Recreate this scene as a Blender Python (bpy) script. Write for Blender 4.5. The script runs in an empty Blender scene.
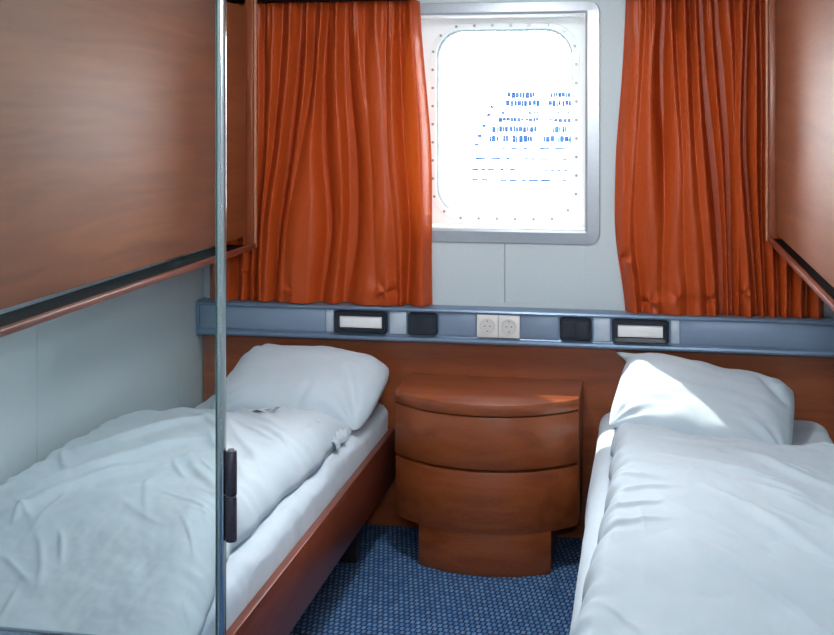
import bpy, bmesh, math, random
import numpy as np
from mathutils import Vector, Matrix, noise

random.seed(7)
SC = bpy.context.scene
COL = SC.collection

# ------------------------------------------------------------------ camera
cam_d = bpy.data.cameras.new('camera')
cam = bpy.data.objects.new('camera', cam_d)
COL.objects.link(cam)
cam.location = (0, 0, 1.53)
cam.rotation_euler = (math.radians(90), 0, math.radians(10.714))
cam_d.sensor_width = 36
cam_d.lens = 1205 / 834 * 36
cam_d.shift_y = -(317.5 - 110) / 834          # rising-front lens, verticals stay vertical
cam_d.clip_start = 0.05
cam_d.clip_end = 3000
SC.camera = cam

# ------------------------------------------------------------------ sky, sun, exposure
world = bpy.data.worlds.new('world')
SC.world = world
world.use_nodes = True
bg = world.node_tree.nodes['Background']
bg.inputs['Color'].default_value = (0.94, 0.97, 1.0, 1)
bg.inputs['Strength'].default_value = 30.0

sun_d = bpy.data.lights.new('sun', 'SUN')
sun_d.energy = 60
sun_d.angle = math.radians(0.7)
sun_d.color = (1.0, 0.95, 0.86)
sun = bpy.data.objects.new('sun', sun_d)
COL.objects.link(sun)
sun.rotation_euler = Vector((0.48, -0.51, -1.0)).to_track_quat('-Z', 'Y').to_euler()
sun.location = (-3, 7, 6)

por_d = bpy.data.lights.new('window_portal', 'AREA')
por_d.shape = 'RECTANGLE'
por_d.size = 0.64
por_d.size_y = 0.80
por_d.cycles.is_portal = True
por = bpy.data.objects.new('window_portal', por_d)
COL.objects.link(por)
por.location = (-0.52, 4.54, 1.486)
por.rotation_euler = (math.radians(-90), 0, 0)

# the photographer's flash above the camera, tilted up to bounce off the ceiling
fl_d = bpy.data.lights.new('camera_flash', 'AREA')
fl_d.shape = 'DISK'
fl_d.size = 0.22
fl_d.energy = 75
fl_d.color = (0.95, 0.99, 1.0)
fl = bpy.data.objects.new('camera_flash', fl_d)
COL.objects.link(fl)
fl.location = (0.02, -0.12, 1.84)
fl.rotation_euler = (math.radians(150), 0, math.radians(12))

vs = SC.view_settings
vs.view_transform = 'Standard'
vs.look = 'None'
vs.exposure = 0.25
vs.gamma = 1.0
vs.use_curve_mapping = False
SC.cycles.max_bounces = 10
SC.cycles.transparent_max_bounces = 16
SC.cycles.sample_clamp_indirect = 6.0
SC.cycles.use_denoising = True


# ------------------------------------------------------------------ materials
def lin(c):
    out = []
    for v in c[:3]:
        v /= 255.0
        out.append(v / 12.92 if v <= 0.04045 else ((v + 0.055) / 1.055) ** 2.4)
    return (*out, 1.0)


MATS = {}


def new_mat(name):
    m = bpy.data.materials.new(name)
    m.use_nodes = True
    nt = m.node_tree
    for n in list(nt.nodes):
        nt.nodes.remove(n)
    out = nt.nodes.new('ShaderNodeOutputMaterial')
    p = nt.nodes.new('ShaderNodeBsdfPrincipled')
    nt.links.new(p.outputs[0], out.inputs[0])
    MATS[name] = m
    return m, nt, p, out


def nd(nt, kind, **kw):
    n = nt.nodes.new(kind)
    for k, v in kw.items():
        if k in n.inputs:
            n.inputs[k].default_value = v
        else:
            setattr(n, k, v)
    return n


def coords(nt, scale=(1, 1, 1), rot=(0, 0, 0)):
    tc = nt.nodes.new('ShaderNodeTexCoord')
    mp = nt.nodes.new('ShaderNodeMapping')
    mp.inputs['Scale'].default_value = scale
    mp.inputs['Rotation'].default_value = rot
    nt.links.new(tc.outputs['Object'], mp.inputs['Vector'])
    return mp.outputs['Vector']


def ramp(nt, fac, stops):
    r = nt.nodes.new('ShaderNodeValToRGB')
    el = r.color_ramp.elements
    while len(el) < len(stops):
        el.new(0.5)
    for e, (p, c) in zip(el, stops):
        e.position = p
        e.color = c
    nt.links.new(fac, r.inputs[0])
    return r.outputs[0]


def bump(nt, p, h, strength=0.3, dist=0.002):
    b = nt.nodes.new('ShaderNodeBump')
    b.inputs['Strength'].default_value = strength
    b.inputs['Distance'].default_value = dist
    nt.links.new(h, b.inputs['Height'])
    nt.links.new(b.outputs[0], p.inputs['Normal'])


def plain(name, rgb, rough=0.5, metal=0.0, var=0.06, nscale=40, coat=0.0, bmp=0.0):
    m, nt, p, _ = new_mat(name)
    c = lin(rgb)
    v = coords(nt)
    n = nd(nt, 'ShaderNodeTexNoise', Scale=nscale, Detail=3.0)
    nt.links.new(v, n.inputs['Vector'])
    lo = tuple(x * (1 - var) for x in c[:3]) + (1,)
    hi = tuple(min(1, x * (1 + var)) for x in c[:3]) + (1,)
    nt.links.new(ramp(nt, n.outputs['Fac'], [(0.3, lo), (0.7, hi)]), p.inputs['Base Color'])
    p.inputs['Roughness'].default_value = rough
    p.inputs['Metallic'].default_value = metal
    p.inputs['Coat Weight'].default_value = coat
    if bmp:
        bump(nt, p, n.outputs['Fac'], bmp, 0.001)
    return m


def wood(name, light, dark, stretch, rough=0.33, coat=0.15, seed=0.0):
    """fine-grained cherry veneer; stretch = small scale along the grain"""
    m, nt, p, _ = new_mat(name)
    v = coords(nt, stretch)
    big = nd(nt, 'ShaderNodeTexNoise', Scale=2.2, Detail=4.0, Distortion=1.2)
    big.noise_dimensions = '4D'
    big.inputs['W'].default_value = seed
    nt.links.new(v, big.inputs['Vector'])
    v2 = coords(nt, tuple(s * 9 if s > 1 else s * 3 for s in stretch))
    fine = nd(nt, 'ShaderNodeTexNoise', Scale=6.0, Detail=5.0, Roughness=0.65)
    nt.links.new(v2, fine.inputs['Vector'])
    mix = nd(nt, 'ShaderNodeMath', operation='MULTIPLY_ADD')
    nt.links.new(big.outputs['Fac'], mix.inputs[0])
    mix.inputs[1].default_value = 0.60
    sc = nd(nt, 'ShaderNodeMath', operation='MULTIPLY')
    nt.links.new(fine.outputs['Fac'], sc.inputs[0])
    sc.inputs[1].default_value = 0.38
    nt.links.new(sc.outputs[0], mix.inputs[2])
    a, b = lin(light), lin(dark)
    mid = tuple((x + y) / 2 for x, y in zip(a, b))
    nt.links.new(ramp(nt, mix.outputs[0], [(0.38, b), (0.5, mid), (0.62, a)]), p.inputs['Base Color'])
    p.inputs['Roughness'].default_value = rough
    p.inputs['Coat Weight'].default_value = coat
    p.inputs['Coat Roughness'].default_value = 0.25
    bump(nt, p, fine.outputs['Fac'], 0.03, 0.001)
    p.inputs['Specular IOR Level'].default_value = 0.4
    return m


wood('wood_x', (156, 84, 46), (126, 60, 30), (0.55, 7, 7), seed=1.0)
wood('wood_y', (146, 80, 40), (124, 62, 28), (7, 0.55, 7), rough=0.54, coat=0.0, seed=4.0)
wood('wood_rail', (130, 62, 40), (100, 44, 30), (7, 0.6, 7), rough=0.34, seed=2.0)
wood('wood_z', (158, 82, 48), (132, 64, 36), (7, 7, 0.55), seed=6.0)
plain('wood_edge', (188, 128, 98), 0.3)
plain('wood_gap', (22, 11, 8), 0.9)  # near-black: dark wood, open gaps, and shade painted along the bunk ledges
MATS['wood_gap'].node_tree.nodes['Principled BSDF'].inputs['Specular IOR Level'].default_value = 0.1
plain('bed_dark', (26, 24, 28), 0.6)
plain('wall_laminate', (198, 209, 214), 0.55, nscale=260, var=0.05, bmp=0.08)
plain('wall_back', (120, 126, 132), 0.8)
plain('ceiling_paint', (225, 226, 224), 0.7)
plain('window_white', (244, 246, 246), 0.42, nscale=20, var=0.02)
plain('window_trim', (178, 184, 192), 0.30, metal=0.35, nscale=90, var=0.03)
plain('gasket', (128, 134, 134), 0.5)
plain('steel', (150, 152, 155), 0.35, metal=0.8)
plain('alu_blue', (116, 138, 164), 0.34, metal=0.35, nscale=120, var=0.03)
plain('alu_cover', (130, 148, 172), 0.42, metal=0.2, nscale=120, var=0.03)
plain('alu_light', (190, 202, 216), 0.38, metal=0.2)
plain('plastic_navy', (16, 24, 38), 0.28, var=0.03)
plain('plastic_white', (232, 232, 230), 0.35, var=0.02)
plain('socket_shade', (220, 220, 218), 0.5, var=0.02)
plain('diffuser', (250, 251, 252), 0.25, var=0.02)
plain('hinge_dark', (58, 54, 66), 0.32, metal=0.6)
plain('chrome', (205, 210, 210), 0.10, metal=1.0, var=0.01)
plain('partition_blue', (110, 136, 160), 0.45)
plain('door_white', (214, 216, 216), 0.45)
plain('logo_navy', (30, 40, 84), 0.7)
plain('logo_grey', (150, 160, 176), 0.7)
plain('ship_white', (240, 240, 240), 0.6, nscale=0.2)


def glass_thin(name, tint, refl=1.0, rough=0.0):
    m, nt, p, out = new_mat(name)
    nt.nodes.remove(p)
    t = nd(nt, 'ShaderNodeBsdfTransparent')
    t.inputs['Color'].default_value = tint
    g = nd(nt, 'ShaderNodeBsdfGlossy')
    g.inputs['Roughness'].default_value = rough
    fr = nd(nt, 'ShaderNodeFresnel', IOR=1.45)
    ml = nd(nt, 'ShaderNodeMath', operation='MULTIPLY')
    ml.inputs[1].default_value = refl
    nt.links.new(fr.outputs[0], ml.inputs[0])
    mx = nd(nt, 'ShaderNodeMixShader')
    nt.links.new(ml.outputs[0], mx.inputs[0])
    nt.links.new(t.outputs[0], mx.inputs[1])
    nt.links.new(g.outputs[0], mx.inputs[2])
    nt.links.new(mx.outputs[0], out.inputs[0])
    return m


glass_thin('pane_window', (0.97, 0.985, 0.98, 1), 0.9)
glass_thin('pane_screen', (0.90, 0.94, 0.94, 1), 1.0, 0.02)

# pane edge, green float glass
m, nt, p, _ = new_mat('glass_edge')
p.inputs['Base Color'].default_value = lin((120, 170, 165))
p.inputs['Roughness'].default_value = 0.1
p.inputs['Transmission Weight'].default_value = 0.6

# linen
def linen(name, rgb, tint=(205, 212, 224)):
    m, nt, p, _ = new_mat(name)
    v = coords(nt)
    n = nd(nt, 'ShaderNodeTexNoise', Scale=9.0, Detail=4.0)
    nt.links.new(v, n.inputs['Vector'])
    nt.links.new(ramp(nt, n.outputs['Fac'], [(0.3, lin(rgb)), (0.7, lin(tuple(min(255, c + 5) for c in rgb)))]), p.inputs['Base Color'])
    p.inputs['Roughness'].default_value = 0.75
    p.inputs['Sheen Weight'].default_value = 0.15
    v3 = coords(nt, (1, 1, 1))
    w = nd(nt, 'ShaderNodeTexNoise', Scale=14.0, Detail=3.0, Roughness=0.5, Distortion=0.8)
    nt.links.new(v3, w.inputs['Vector'])
    bump(nt, p, w.outputs['Fac'], 0.22, 0.006)
    return m


linen('linen_white', (198, 213, 224))
linen('linen_sheet', (206, 220, 232))

# satin curtain
m, nt, p, out = new_mat('curtain_satin')
v = coords(nt, (60, 60, 900))
n = nd(nt, 'ShaderNodeTexNoise', Scale=1.0, Detail=2.0)
nt.links.new(v, n.inputs['Vector'])
cc = ramp(nt, n.outputs['Fac'], [(0.3, lin((174, 66, 24))), (0.7, lin((190, 79, 30)))])
nt.links.new(cc, p.inputs['Base Color'])
p.inputs['Roughness'].default_value = 0.38
p.inputs['Specular IOR Level'].default_value = 0.3
bump(nt, p, n.outputs['Fac'], 0.1, 0.0006)
tr = nd(nt, 'ShaderNodeBsdfTranslucent')
tr.inputs['Color'].default_value = lin((220, 100, 30))
mx = nd(nt, 'ShaderNodeMixShader')
mx.inputs[0].default_value = 0.08
nt.links.new(p.outputs[0], mx.inputs[1])
nt.links.new(tr.outputs[0], mx.inputs[2])
nt.links.new(mx.outputs[0], out.inputs[0])

# blue loop carpet
m, nt, p, _ = new_mat('carpet_blue')
tc = nd(nt, 'ShaderNodeTexCoord')
mp = nd(nt, 'ShaderNodeMapping')
mp.inputs['Rotation'].default_value = (0, 0, math.radians(6))
nt.links.new(tc.outputs['Object'], mp.inputs['Vector'])
br = nd(nt, 'ShaderNodeTexBrick')
br.offset = 0.5
br.inputs['Scale'].default_value = 1.0
br.inputs['Brick Width'].default_value = 0.0170
br.inputs['Row Height'].default_value = 0.0260
br.inputs['Mortar Size'].default_value = 0.0052
br.inputs['Mortar Smooth'].default_value = 0.9
br.inputs['Bias'].default_value = 0.0
br.inputs['Color1'].default_value = lin((118, 166, 212))
br.inputs['Color2'].default_value = lin((76, 128, 186))
br.inputs['Mortar'].default_value = lin((8, 36, 84))
nt.links.new(mp.outputs[0], br.inputs['Vector'])
nz = nd(nt, 'ShaderNodeTexNoise', Scale=420.0, Detail=2.0)
nt.links.new(tc.outputs['Object'], nz.inputs['Vector'])
mxc = nd(nt, 'ShaderNodeMixRGB', blend_type='MULTIPLY')
mxc.inputs[0].default_value = 0.55
nt.links.new(br.outputs['Color'], mxc.inputs[1])
nt.links.new(ramp(nt, nz.outputs['Fac'], [(0.3, (0.45, 0.5, 0.55, 1)), (0.7, (1, 1, 1, 1))]), mxc.inputs[2])
nt.links.new(mxc.outputs[0], p.inputs['Base Color'])
p.inputs['Roughness'].default_value = 0.95
inv = nd(nt, 'ShaderNodeMath', operation='SUBTRACT')
inv.inputs[0].default_value = 1.0
nt.links.new(br.outputs['Fac'], inv.inputs[1])
bump(nt, p, inv.outputs[0], 0.6, 0.004)

# sea, ship glass, added fill light
m, nt, p, _ = new_mat('sea_water')
v = coords(nt, (1, 0.3, 1))
n = nd(nt, 'ShaderNodeTexNoise', Scale=0.25, Detail=4.0)
nt.links.new(v, n.inputs['Vector'])
nt.links.new(ramp(nt, n.outputs['Fac'], [(0.3, lin((110, 140, 160))), (0.7, lin((150, 175, 190)))]), p.inputs['Base Color'])
p.inputs['Roughness'].default_value = 0.15
bump(nt, p, n.outputs['Fac'], 0.2, 0.5)

m, nt, p, _ = new_mat('ship_glass')
v = coords(nt)
n = nd(nt, 'ShaderNodeTexNoise', Scale=0.6, Detail=2.0)
nt.links.new(v, n.inputs['Vector'])
nt.links.new(ramp(nt, n.outputs['Fac'], [(0.35, (0.002, 0.008, 0.026, 1)), (0.65, (0.007, 0.018, 0.040, 1))]), p.inputs['Base Color'])
p.inputs['Roughness'].default_value = 0.8
p.inputs['Specular IOR Level'].default_value = 0.05

m, nt, p, _ = new_mat('fill_glow')  # glow of the fill light added above the aisle
p.inputs['Base Color'].default_value = (0.9, 0.9, 0.9, 1)
p.inputs['Emission Color'].default_value = (0.97, 0.99, 1.0, 1)
p.inputs['Emission Strength'].default_value = 30.0


# ------------------------------------------------------------------ object helpers (coordinates are world metres)
OFF = {}


def tag(o, label=None, cat=None, group=None, kind=None):
    if label: o['label'] = label
    if cat: o['category'] = cat
    if group: o['group'] = group
    if kind: o['kind'] = kind
    return o


def thing(name, loc, label, cat, group=None):
    o = bpy.data.objects.new(name, None)
    o.empty_display_size = 0.05
    COL.objects.link(o)
    o.location = loc
    OFF[o] = Vector(loc)
    return tag(o, label, cat, group)


def put(name, bm, mat, parent=None, smooth=False, origin=None):
    """link a world-space bmesh as one object; parts share their thing's origin"""
    if parent is not None:
        off = OFF[parent]
    elif origin is not None:
        off = Vector(origin)
    else:
        xs = [v.co for v in bm.verts]
        off = Vector(((min(c.x for c in xs) + max(c.x for c in xs)) / 2,
                      (min(c.y for c in xs) + max(c.y for c in xs)) / 2,
                      min(c.z for c in xs)))
    for v_ in bm.verts:
        v_.co -= off
    me = bpy.data.meshes.new(name)
    bm.normal_update()
    bm.to_mesh(me)
    bm.free()
    o = bpy.data.objects.new(name, me)
    COL.objects.link(o)
    me.materials.append(MATS[mat])
    if smooth:
        for f in me.polygons:
            f.use_smooth = True
        if smooth != 'all':
            md = None
            try:
                me.set_sharp_from_angle(angle=math.radians(smooth if not isinstance(smooth, bool) else 40))
            except Exception:
                pass
    if parent is not None:
        o.parent = parent
    else:
        o.location = off
    OFF[o] = off
    return o


def bx(bm, x0, x1, y0, y1, z0, z1, bev=0.0, seg=2):
    b2 = bmesh.new()
    r = bmesh.ops.create_cube(b2, size=1)
    for v_ in b2.verts:
        v_.co = Vector((x0 + (v_.co.x + 0.5) * (x1 - x0), y0 + (v_.co.y + 0.5) * (y1 - y0), z0 + (v_.co.z + 0.5) * (z1 - z0)))
    if bev:
        bmesh.ops.bevel(b2, geom=list(b2.edges), offset=bev, segments=seg, profile=0.5, affect='EDGES')
    tmp = bpy.data.meshes.new('tmp')
    b2.to_mesh(tmp)
    b2.free()
    bm.from_mesh(tmp)
    bpy.data.meshes.remove(tmp)
    return bm


def box(name, x0, x1, y0, y1, z0, z1, mat, parent=None, bev=0.002, seg=2):
    return put(name, bx(bmesh.new(), x0, x1, y0, y1, z0, z1, bev, seg), mat, parent, smooth=35)


def loft(bm, loops, closed=True, cap0=True, cap1=True):
    """skin a list of equally long point loops"""
    rows = [[bm.verts.new(Vector(p_)) for p_ in lp] for lp in loops]
    n = len(rows[0])
    for a, b in zip(rows, rows[1:]):
        for i in range(n if closed else n - 1):
            j = (i + 1) % n
            bm.faces.new((a[i], a[j], b[j], b[i]))
    if cap0: bm.faces.new(list(reversed(rows[0])))
    if cap1: bm.faces.new(rows[-1])
    bmesh.ops.recalc_face_normals(bm, faces=list(bm.faces))
    return bm


def rrect(x0, x1, z0, z1, r, n=8):
    """rounded rectangle outline (x, z), counter-clockwise"""
    pts = []
    for cx, cz, a0 in ((x1 - r, z1 - r, 0), (x0 + r, z1 - r, 90), (x0 + r, z0 + r, 180), (x1 - r, z0 + r, 270)):
        for i in range(n + 1):
            a = math.radians(a0 + 90 * i / n)
            pts.append((cx + r * math.cos(a), cz + r * math.sin(a)))
    return pts


def ring_loft(name, specs, mat, parent=None, closed_profile=True, n=8, smooth=40):
    """specs: list of (x0,x1,z0,z1,r,y) rounded-rect loops joined in order and, if closed_profile, back to the first"""
    bm = bmesh.new()
    loops = [[(x, s[5], z) for x, z in rrect(*s[:5], n)] for s in specs]
    if closed_profile:
        loops.append(loops[0])
    rows = [[bm.verts.new(Vector(p_)) for p_ in lp] for lp in (loops[:-1] if closed_profile else loops)]
    if closed_profile:
        rows.append(rows[0])
    k = len(rows[0])
    for a, b in zip(rows, rows[1:]):
        for i in range(k):
            j = (i + 1) % k
            bm.faces.new((a[i], a[j], b[j], b[i]))
    bmesh.ops.recalc_face_normals(bm, faces=list(bm.faces))
    return put(name, bm, mat, parent, smooth=smooth)


def plate(bm, outline, y0, y1):
    """extrude an (x,z) outline between two y values"""
    return loft(bm, [[(x, y0, z) for x, z in outline], [(x, y1, z) for x, z in outline]])


def cyl(bm, base, axis, r, h, n=20, r2=None, bev=0.0):
    base = Vector(base)
    ax = Vector(axis).normalized()
    q = Vector((0, 0, 1)).rotation_difference(ax)
    prof = [(r, 0), (r2 if r2 is not None else r, h)]
    if bev:
        prof = [(r - bev, 0), (r - bev * 0.3, bev * 0.3), (r, bev), (r, h - bev), (r - bev * 0.3, h - bev * 0.3), (r - bev, h)]
    loops = []
    for rr, hh in prof:
        loops.append([base + q @ Vector((rr * math.cos(2 * math.pi * i / n), rr * math.sin(2 * math.pi * i / n), hh)) for i in range(n)])
    return loft(bm, loops)


def extrude_x(bm, prof, x0, x1):
    """profile in (y,z) swept along x"""
    return loft(bm, [[(x0, y, z) for y, z in prof], [(x1, y, z) for y, z in prof]])


def grid(name, P, mat, parent=None, origin=None, close=False):
    """numpy (ny,nx,3) -> smooth grid mesh"""
    ny, nx, _ = P.shape
    off = OFF[parent] if parent is not None else Vector(origin if origin is not None else (float(P[..., 0].mean()), float(P[..., 1].mean()), float(P[..., 2].min())))
    V = (P.reshape(-1, 3) - np.array(off)).tolist()
    F = [(j * nx + i, j * nx + i + 1, (j + 1) * nx + i + 1, (j + 1) * nx + i) for j in range(ny - 1) for i in range(nx - 1)]
    me = bpy.data.meshes.new(name)
    me.from_pydata(V, [], F)
    me.update()
    for f in me.polygons:
        f.use_smooth = True
    o = bpy.data.objects.new(name, me)
    COL.objects.link(o)
    me.materials.append(MATS[mat])
    if parent is not None:
        o.parent = parent
    else:
        o.location = off
    OFF[o] = off
    return o


def smoothstep(a, b, x):
    t = np.clip((x - a) / (b - a), 0, 1)
    return t * t * (3 - 2 * t)


def fbm(X, Y, sx, sy, seed, octv=3):
    out = np.empty(X.shape)
    for i in np.ndindex(X.shape):
        out[i] = noise.fractal(Vector((X[i] * sx, Y[i] * sy, seed)), 0.6, 2.0, octv)
    return out


# ------------------------------------------------------------------ the room
XL, XR, YW, YB, ZC = -1.65, 0.645, 4.36, -0.75, 2.12
KS = dict(kind='structure')

tag(box('floor', XL - .05, XR + .05, YB - .05, YW + .1, -0.06, 0.0, 'carpet_blue', bev=0), **KS)
tag(box('ceiling', XL - .05, XR + .05, YB - .05, YW + .1, ZC, ZC + .05, 'ceiling_paint', bev=0), **KS)


def wall_with_panels(name, plane, seams, z0, z1):
    """backing slab with laminate panels proud of it, thin open joints between them"""
    ax, pos, a0, a1, thick = plane
    if ax == 'x':
        w = box(name, min(pos, pos + thick), max(pos, pos + thick), a0, a1 + .0075, 0, ZC, 'wall_back', bev=0)
    else:
        w = box(name, a0, a1, min(pos, pos + thick), max(pos, pos + thick), 0, ZC, 'wall_back', bev=0)
    tag(w, **KS)
    edges = [a0] + seams + [a1]
    s = -math.copysign(1, thick)
    for e0, e1 in zip(edges, edges[1:]):
        lo, hi = sorted((pos + s * 0.0005, pos + s * 0.008))
        if ax == 'x':
            box('wall_panel', lo, hi, e0 + .001, e1 - .001, z0, z1, 'wall_laminate', w, bev=0.0012, seg=1)
        else:
            box('wall_panel', e0 + .001, e1 - .001, lo, hi, z0, z1, 'wall_laminate', w, bev=0.0012, seg=1)
    return w


wall_with_panels('wall_left', ('x', XL - .008, YB, YW + .0, -.05), [-0.1, 0.95, 2.02, 3.075, 4.10], 0.0, ZC)
wall_with_panels('wall_right', ('x', XR + .008, YB, YW, .05), [-0.1, 0.95, 2.02, 3.075], 0.0, ZC)
wall_with_panels('wall_back', ('y', YB - .008, XL, XR, -.05), [-0.9, 0.0], 0.0, ZC)
d1 = box('door_1', -0.72, 0.02, YB + .002, YB + .03, 0.01, 1.98, 'door_white', bev=.004)
tag(d1, **KS)
bmh = bmesh.new()
cyl(bmh, (-0.64, YB + .03, 1.0), (0, 1, 0), .012, .05)
cyl(bmh, (-0.65, YB + .072, 1.0), (1, 0, 0), .009, .12)
put('door_handle', bmh, 'steel', d1, smooth=40)

# window wall, built round the deep window recess
RX0, RX1, RZ0, RZ1 = -0.845, -0.210, 1.096, 1.878
YP = YW + 0.115            # plate that carries the window ring
w = bmesh.new()
bx(w, XL - .06, RX0, YW + .008, YW + .06, 0, ZC)
bx(w, RX1, XR + .06, YW + .008, YW + .06, 0, ZC)
bx(w, RX0, RX1, YW + .008, YW + .06, 0, RZ0)
bx(w, RX0, RX1, YW + .008, YW + .06, RZ1, ZC)
wall_f = tag(put('wall_window', w, 'wall_back'), **KS)
for (a, b, z0, z1) in ((XL - .006, RX0, 0.83, ZC), (RX1, XR + .006, 0.83, ZC), (RX0, -0.5, 0.83, RZ0), (-0.5, RX1, 0.83, RZ0), (RX0, RX1, RZ1, ZC), (XL - .006, XR + .006, 0, 0.83)):
    g = .0012
    box('wall_panel', a + (g if a in (-0.5,) else 0), b - (g if b in (-0.5,) else 0), YW, YW + .0078, z0, z1, 'wall_laminate', wall_f, bev=0.0006, seg=1)

# the window itself
win = box('window_1', RX0 - .03, RX1 + .03, YP + .0245, YP + .0285, RZ0 - .02, RZ1 + .02, 'pane_window', bev=0)
# (pane is the root; frame pieces are its parts)
tag(win, **KS)
ring_loft('window_trim', [(RX0 - .05, RX1 + .052, RZ0 - .05, RZ1 + .045, .042, YW - .0005), (RX0 - .050, RX1 + .052, RZ0 - .050, RZ1 + .045, .042, YW - .004),
                          (RX0 - .047, RX1 + .049, RZ0 - .047, RZ1 + .042, .040, YW - .006), (RX0 - .008, RX1 + .008, RZ0 - .008, RZ1 + .008, .006, YW - .009),
                          (RX0 + .0, RX1 - .0, RZ0 + .0, RZ1 - .0, .003, YW - .006), (RX0, RX1, RZ0, RZ1, .003, YW - .0005)], 'window_trim', win, smooth=12)
bmr = bmesh.new()
t = .006
bx(bmr, RX0, RX0 + t, YW - .001, YP, RZ0, RZ1)
bx(bmr, RX1 - t, RX1, YW - .001, YP, RZ0, RZ1)
bx(bmr, RX0 + t, RX1 - t, YW - .001, YP, RZ0, RZ0 + t)
bx(bmr, RX0 + t, RX1 - t, YW - .001, YP, RZ1 - t, RZ1)
put('window_reveal', bmr, 'window_white', win)
# plate with rounded opening, bolted ring, tunnel through the hull
OX0, OX1, OZ0, OZ1 = -0.775, -0.258, 1.135, 1.835
ring_loft('window_plate', [(RX0 - .01, RX1 + .01, RZ0 - .01, RZ1 + .01, .002, YP), (OX0, OX1, OZ0, OZ1, .105, YP),
                           (OX0, OX1, OZ0, OZ1, .105, YP + .02), (RX0 - .01, RX1 + .01, RZ0 - .01, RZ1 + .01, .002, YP + .02)], 'window_white', win)
ring_loft('window_ring', [(OX0 - .022, OX1 + .022, OZ0 - .022, OZ1 + .022, .125, YP - .001), (OX0 - .020, OX1 + .020, OZ0 - .020, OZ1 + .020, .123, YP - .006),
                          (OX0 + .002, OX1 - .002, OZ0 + .002, OZ1 - .002, .104, YP - .006), (OX0 + .004, OX1 - .004, OZ0 + .004, OZ1 - .004, .102, YP - .001)], 'window_white', win)
ring_loft('window_gasket', [(OX0 + .004, OX1 - .004, OZ0 + .004, OZ1 - .004, .102, YP - .002), (OX0 + .012, OX1 - .012, OZ0 + .012, OZ1 - .012, .096, YP + .012),
                            (OX0 + .012, OX1 - .012, OZ0 + .012, OZ1 - .012, .096, YP + .024), (OX0 + .001, OX1 - .001, OZ0 + .001, OZ1 - .001, .105, YP + .024), (OX0 + .001, OX1 - .001, OZ0 + .001, OZ1 - .001, .105, YP + .002)], 'gasket', win)
ring_loft('hull_opening', [(OX0 - .3, OX1 + .3, OZ0 - .3, OZ1 + .3, .01, YP + .030), (OX0 - .01, OX1 + .01, OZ0 - .01, OZ1 + .01, .11, YP + .030),
                           (OX0 - .01, OX1 + .01, OZ0 - .01, OZ1 + .01, .11, YP + .045), (OX0 - .3, OX1 + .3, OZ0 - .3, OZ1 + .3, .01, YP + .045)], 'window_white', win)
bo = rrect(OX0 - .010, OX1 + .010, OZ0 - .010, OZ1 + .010, .113, 8)
# walk the outline and set bolts about 62 mm apart
pts = [Vector((x, 0, z)) for x, z in bo] + [Vector((bo[0][0], 0, bo[0][1]))]
per = sum((b - a).length for a, b in zip(pts, pts[1:]))
nb = 34
bolt_me = None
for k in range(nb):
    d = per * (k + .5) / nb
    for a, b in zip(pts, pts[1:]):
        L = (b - a).length
        if d <= L:
            q = a.lerp(b, d / L)
            break
        d -= L
    if bolt_me is None:
        bb = bmesh.new()
        cyl(bb, (0, 0, 0), (0, -1, 0), .0052, .005, 10, bev=.0012)
        bolt_me = bpy.data.meshes.new('bolt')
        bb.to_mesh(bolt_me)
        bb.free()
        bolt_me.materials.append(MATS['steel'])
    o = bpy.data.objects.new('bolt', bolt_me)
    COL.objects.link(o)
    o.parent = win
    o.location = Vector((q.x, YP - .0055, q.z)) - OFF[win]

# wooden headboard panel across the window wall, below the service rail
hb = thing('headboard', (-0.5, YW - .02, 0), 'cherry wood headboard panel across the wall below the blue rail', 'headboard')
for a, b in ((XL + .006, XR - .006),):
    box('panel', a, b, YW - .028, YW - .002, 0.002, 0.686, 'wood_x', hb, bev=.0008, seg=1)

# pelmet with curtain track above the curtains
pe = thing('curtain_track', (-0.5, YW - .05, 1.95), 'dark wooden curtain track along the top of the window wall', 'curtain track')
for a, b in ((XL + .01, -0.80), (-0.11, XR - .01)):
    box('fascia', a, b, YW - .125, YW - .105, 1.925, 2.0, 'wood_gap', pe)
    box('track', a, b, YW - .095, YW - .02, 1.96, 1.99, 'steel', pe)

# ------------------------------------------------------------------ blue service rail
ry = YW - .001
prof = [(ry, .690), (ry - .078, .690), (ry - .086, .694), (ry - .088, .701), (ry - .086, .708), (ry - .079, .711), (ry - .076, .716),
        (ry - .076, .8005), (ry - .080, .801), (ry - .088, .802), (ry - .090, .807), (ry - .086, .813), (ry - .076, .815), (ry, .815)]
rail = thing('service_rail', (-0.5, YW - .04, .69), 'blue-grey aluminium service rail running along the wall above the headboard', 'wall rail')
put('profile', extrude_x(bmesh.new(), prof, XL + .012, XR - .012), 'alu_blue', rail, smooth=30)
yf = ry - .076
for a, b, mt in ((XL + .014, -1.152, 'alu_cover'), (-1.150, -1.121, 'alu_light'), (-0.910, -0.850, 'alu_light'), (-0.727, -0.596, 'alu_cover'),
                 (-0.432, -0.301, 'alu_cover'), (-0.177, -0.121, 'alu_light'), (0.089, 0.118, 'alu_light'), (0.120, XR - .014, 'alu_cover')):
    c_ = box('cover_strip', a, b, yf - .004, yf - .0005, .7185, .7985, mt, rail, bev=.001)
box('end_cap', XL + .001, XL + .011, ry - .092, ry, .686, .819, 'alu_blue', rail, bev=.003)


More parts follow.
